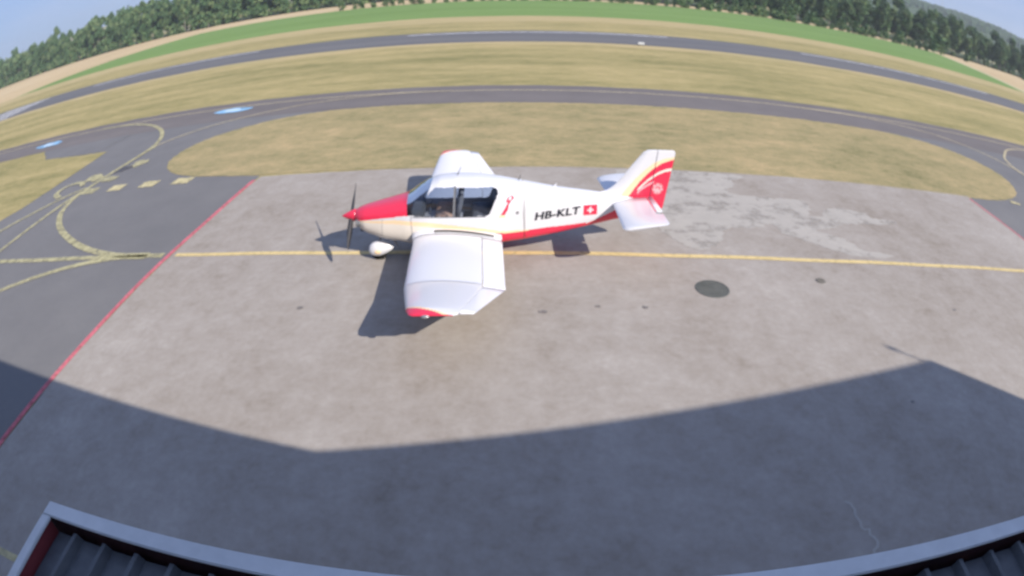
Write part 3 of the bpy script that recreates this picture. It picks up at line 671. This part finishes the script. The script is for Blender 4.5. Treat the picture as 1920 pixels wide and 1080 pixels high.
# tailplane (all-moving), with its tab
def slab_foil(name, outline, z0, z1, thk, mats, parent, xle, xte):
    """horizontal surface given LE/TE per span station"""
    v = []; f = []; cs = [(1 - math.cos(math.pi * i / 14)) / 2 for i in range(15)]; n = 30
    for y, le, te in outline:
        for c, s in [(c, 1) for c in cs] + [(c, -1) for c in cs[::-1]]:
            t = 5 * .10 * (.2969 * math.sqrt(c) - .126 * c - .3516 * c * c + .2843 * c ** 3 - .1036 * c ** 4) * (te - le) * thk
            x = le + c * (te - le); v.append((x, y, z0 + (z1 - z0) * (x - xle) / (xte - xle) + s * t))
    for i in range(len(outline) - 1):
        for k in range(n): f.append((i * n + k, i * n + (k + 1) % n, (i + 1) * n + (k + 1) % n, (i + 1) * n + k))
    f.append(tuple(range(n))[::-1]); f.append(tuple(range((len(outline) - 1) * n, len(outline) * n)))
    return mesh(name, v, f, mats, parent, smooth=True)
ZL, ZT = 1.15, 1.27
for sgn in (-1, 1):
    ol = [(sgn * y, le, te) for y, le, te in ((.03, 5.95, 6.70), (.3, 5.93, 6.70), (1.0, 5.90, 6.70), (1.05, 5.90, 6.82), (1.5, 5.88, 6.82), (1.585, 5.92, 6.80), (1.61, 6.0, 6.74))]
    if sgn < 0: ol = ol[::-1]
    slab_foil('tailplane', ol, ZL, ZT, 1, M['white'], ac, 5.9, 6.82)
    ot = [(sgn * y, 6.712, 6.83) for y in (.10, .98)]
    if sgn < 0: ot = ot[::-1]
    slab_foil('trim_tab', ot, ZL + .01, ZT + .015, 1.2, M['white'], ac, 5.9, 6.82)

# fin and rudder: side outline in (x, z), thickness tapering towards the edges
def finpoint_le(z): return float(np.interp(z, [1.15, 1.36, 1.42, 1.50, 1.62, 1.98, 2.29, 2.335], [5.2, 5.62, 5.84, 5.95, 6.07, 6.34, 6.585, 6.68]))
def finpoint_hinge(z): return float(np.interp(z, [.9, 2.34], [6.76, 6.90]))
def finpoint_te(z): return float(np.interp(z, [.9, 1.0, 2.28, 2.335], [7.04, 7.12, 7.31, 7.27]))
def fincol(x, z):
    if (x - 6.96) ** 2 + (z - 1.45) ** 2 < .125 ** 2:
        r = math.hypot(x - 6.96, z - 1.45); a = math.atan2(z - 1.45, x - 6.96)
        if .03 < r < .06 and (a > -.6): return 1
        if abs(r - .105) < .012 and math.sin(a * 7) > -.2: return 1
        return 3
    def c(pts): return float(np.interp(x, [p[0] for p in pts], [p[1] for p in pts]))
    gt = c([(6.05, 1.2), (6.2, 1.40), (6.43, 1.69), (6.63, 1.88), (6.83, 2.05), (7.05, 2.14), (7.3, 2.19)]); re_ = c([(6.15, 1.05), (6.28, 1.25), (6.54, 1.62), (6.7, 1.80), (6.82, 1.91), (7.0, 2.03), (7.24, 2.115), (7.3, 2.12)])
    at = c([(6.4, 1.33), (6.55, 1.51), (6.72, 1.68), (6.93, 1.83), (7.1, 1.90), (7.3, 1.935)]); ab = c([(6.4, 1.30), (6.55, 1.45), (6.72, 1.62), (6.93, 1.77), (7.1, 1.84), (7.3, 1.865)])
    a2 = c([(6.4, 1.22), (6.6, 1.43), (6.75, 1.53), (6.86, 1.585), (7.3, 1.1)])
    if z > gt: return 0
    if z > re_: return 2
    if ab < z < at and x > 6.5: return 4
    if a2 < z < a2 + .05 and x < 6.86 and x > 6.5: return 3
    return 1
def vsurf(name, fa, fb, z0, z1, c0t, c1t, thk, mats, parent):
    nz_ = int((z1 - z0) / .014); nx = 52; v = []; f = []; mi = []
    for s in (-1, 1):
        base = len(v)
        for i in range(nz_ + 1):
            z = z0 + (z1 - z0) * i / nz_; a, b = fa(z), fb(z)
            for k in range(nx + 1):
                t = k / nx; x = a + (b - a) * t; prof_ = (1 - (1 - min(1, t / .35)) ** 2) if c0t else 1
                tp = prof_ * (1 - .85 * t if c1t == 0 else 1 - .3 * t); v.append((x, s * (thk * tp * (1 - .35 * (z - z0) / (z1 - z0)) + .002), z))
        for i in range(nz_):
            for k in range(nx):
                q = (base + i * (nx + 1) + k, base + i * (nx + 1) + k + 1, base + (i + 1) * (nx + 1) + k + 1, base + (i + 1) * (nx + 1) + k)
                f.append(q if s < 0 else q[::-1]); x = sum(v[a][0] for a in q) / 4; z = sum(v[a][2] for a in q) / 4; mi.append(fincol(x, z))
    h = (nz_ + 1) * (nx + 1)
    for i in range(nz_):
        for k in (0, nx):
            a = i * (nx + 1) + k; b = a + nx + 1; f.append((a, b, b + h, a + h)); mi.append(0 if k == 0 else fincol(v[a][0], v[a][2]))
    for k in range(nx):
        for i in (0, nz_):
            a = i * (nx + 1) + k; f.append((a, a + 1, a + 1 + h, a + h)); mi.append(0 if i else 1)
    return mesh(name, v, f, mats, parent, smooth=True, mi=mi)
FM = [M['white'], M['cowl_red'], M['gold'], M['pink'], M['cream_ac']]
vsurf('fin', finpoint_le, lambda z: finpoint_hinge(z) - .005, 1.15, 2.335, True, 1, .055, FM, ac)
vsurf('rudder', lambda z: finpoint_hinge(z) + .005, finpoint_te, .90, 2.335, False, 0, .042, FM, ac)

# landing gear
def spat(cx, cy, L, Hh, Wd, z0, name='wheel_fairing', col='white'):
    e = None; bm = bmesh.new(); N = 20; prev = None; S = 22
    for i in range(S + 1):
        t = i / S; r = (math.sin(math.pi * t ** .72)) ** .62 if 0 < t < 1 else .02; x = cx - L * .42 + L * t
        rg = [bm.verts.new((x, cy + Wd / 2 * r * math.cos(a), z0 + Hh / 2 + .05 * t + Hh / 2 * r * math.sin(a) * (1 if math.sin(a) > 0 else .85))) for a in np.linspace(0, 2 * math.pi, N + 1)[:-1]]
        if prev:
            for k in range(N): bm.faces.new((prev[k], rg[k], rg[(k + 1) % N], prev[(k + 1) % N]))
        else: bm.faces.new(rg[::-1])
        prev = rg
    bm.faces.new(prev); bmesh.ops.recalc_face_normals(bm, faces=bm.faces[:])
    o = bmobj(name, bm, M['white'], ac, True)
    bm = bmesh.new(); add_cyl(bm, (cx, cy - .055, .17), (cx, cy + .055, .17), .17, seg=28); bmobj('wheel', bm, M['rubber'], ac, True)
    bm = bmesh.new(); bmesh.ops.create_uvsphere(bm, u_segments=12, v_segments=8, radius=1)
    bmesh.ops.transform(bm, matrix=Matrix.Translation((cx - .02, cy - Wd / 2 + .004, z0 + Hh * .5)) @ Matrix.Diagonal((.075, .01, .05, 1)), verts=bm.verts[:]); bmobj('decal', bm, M['gold'], o, True)
    return o
spat(.80, -.14, .58, .38, .26, .04)
spat(2.05, -1.28, .85, .40, .25, .05); spat(2.05, 1.28, .85, .40, .25, .05)
bm = bmesh.new(); add_cyl(bm, (.80, -.06, .36), (.86, 0, .62), .03); bmobj('nose_strut', bm, M['grey'], ac)
for s in (-1, 1):
    bm = bmesh.new(); add_cyl(bm, (2.05, s * 1.28, .3), (2.1, s * 1.22, .70), .045, .06); bmobj('main_strut', bm, M['white'], ac)

def seam(name, pts, wd=.008, mat='grey'): return on_side(name, strip(pts, wd), M[mat], .003)
# small fittings
bm = bmesh.new(); add_cyl(bm, (4.66, 0, 1.50), (4.72, 0, 1.575), .03, .012, 10); bmobj('beacon', bm, M['white'], ac)
for x, hh in ((2.62, .17), (3.9, .12)):
    bm = bmesh.new(); add_cyl(bm, (x, 0, sta(x)[2] - .01), (x + hh * .5, 0, sta(x)[2] + hh), .011, .005, 8); bmobj('whip_antenna', bm, M['prop'], ac)
def on_side(name, polys, mat, off=.004):
    v = []; f = []
    for P in polys:
        b = len(v); v += [(x, -(halfw(x, z) + off), z) for x, z in P]; f.append(tuple(range(b, b + len(P))))
    return mesh(name, v, f, mat, ac)
def sub_quad(x0, z0, x1, z1, n=6):
    o = []; mz = 6
    for i in range(n):
        for j in range(mz):
            a, b = x0 + (x1 - x0) * i / n, x0 + (x1 - x0) * (i + 1) / n; c, d = z0 + (z1 - z0) * j / mz, z0 + (z1 - z0) * (j + 1) / mz
            o.append([(a, c), (b, c), (b, d), (a, d)])
    return o
# registration letters
fc = bpy.data.curves.new('registration', 'FONT'); fc.body = 'HB-KLT'; fc.size = .235; fc.shear = .12; fc.space_character = 1.04; fc.offset = .006; fc.resolution_u = 3
to = bpy.data.objects.new('registration', fc); COL.objects.link(to)
bpy.context.view_layer.update(); me = bpy.data.meshes.new_from_object(to.evaluated_get(bpy.context.evaluated_depsgraph_get())); bpy.data.objects.remove(to)
wx = max(p.co.x for p in me.vertices); k = 1.0 / wx
for p in me.vertices:
    x = 4.215 + p.co.x * k; z = .915 + p.co.y + (x - 4.2) * .075; p.co = (x, -(halfw(x, z) + .012), z)
me.update(); me.name = 'registration_letters'; o = bpy.data.objects.new('registration_letters', me); COL.objects.link(o); o.parent = ac; me.materials.clear(); me.materials.append(M['black'])
on_side('flag_decal', sub_quad(5.28, .94, 5.58, 1.165), M['cowl_red'])
on_side('flag_cross', sub_quad(5.36, 1.035, 5.50, 1.073) + sub_quad(5.41, .985, 5.451, 1.123, 2), M['white'], .01)
num = [(3.50, 1.07), (3.58, 1.07), (3.66, 1.20), (3.68, 1.31), (3.80, 1.44), (3.74, 1.50), (3.66, 1.45), (3.62, 1.36), (3.67, 1.36), (3.60, 1.23)]
on_side('tail_emblem', [[num[0], num[1], num[2], num[9]], [num[9], num[2], num[3], num[8]], [num[8], num[3], num[4], num[5]], [num[8], num[5], num[6], num[7]]], M['cowl_red'])
on_side('emblem_foot', [[(3.47, 1.035), (3.62, 1.035), (3.58, 1.09), (3.49, 1.09)]], M['gold'], .007)
on_side('fuel_cap', [[(3.86 + .035 * math.cos(a), 1.115 + .035 * math.sin(a)) for a in np.linspace(0, 6.283, 17)[:-1]]], M['grey'], .006)
# frame strips round the windows
def strip(pts, wd):
    P = []
    for (x0, z0), (x1, z1) in zip(pts, pts[1:]):
        d = math.hypot(x1 - x0, z1 - z0); nx, nz2 = -(z1 - z0) / d * wd / 2, (x1 - x0) / d * wd / 2
        n = max(1, int(d / .06))
        for i in range(n):
            a, b = i / n, (i + 1) / n; q = [(x0 + (x1 - x0) * u, z0 + (z1 - z0) * u) for u in (a, b)]
            P.append([(q[0][0] + nx, q[0][1] + nz2), (q[0][0] - nx, q[0][1] - nz2), (q[1][0] - nx, q[1][1] - nz2), (q[1][0] + nx, q[1][1] + nz2)])
    return P
seam('cowling_seam', [(1.63, .47), (1.63, 1.15)], .012); seam('cowling_seam', [(.95, .62), (1.0, 1.08)], .008)
seam('fuselage_seam', [(4.0, .75), (3.95, 1.5)], .004)
on_side('canopy_frame', strip([(2.535, 1.10), (2.585, 1.72)], .045) + strip([(1.66, 1.125), (3.2, 1.075)], .02), M['dark'], .006)

# ------------------------------------------------------------------ haze (the air between here and the hills)
bm = bmesh.new(); add_box(bm, (0, 650, 64), (3800, 2000, 130))
hz = bpy.data.materials.new('haze'); hz.use_nodes = True; t = hz.node_tree; t.nodes.clear()
oo = t.nodes.new('ShaderNodeOutputMaterial'); pv = t.nodes.new('ShaderNodeVolumePrincipled')
pv.inputs['Density'].default_value = .00032; pv.inputs['Color'].default_value = (.86, .93, 1, 1); pv.inputs['Anisotropy'].default_value = .2
t.links.new(pv.outputs[0], oo.inputs['Volume'])
o = bmobj('haze', bm, hz); o['kind'] = 'stuff'; o['label'] = 'thin pale blue haze in the air over the airfield'; o['category'] = 'haze'
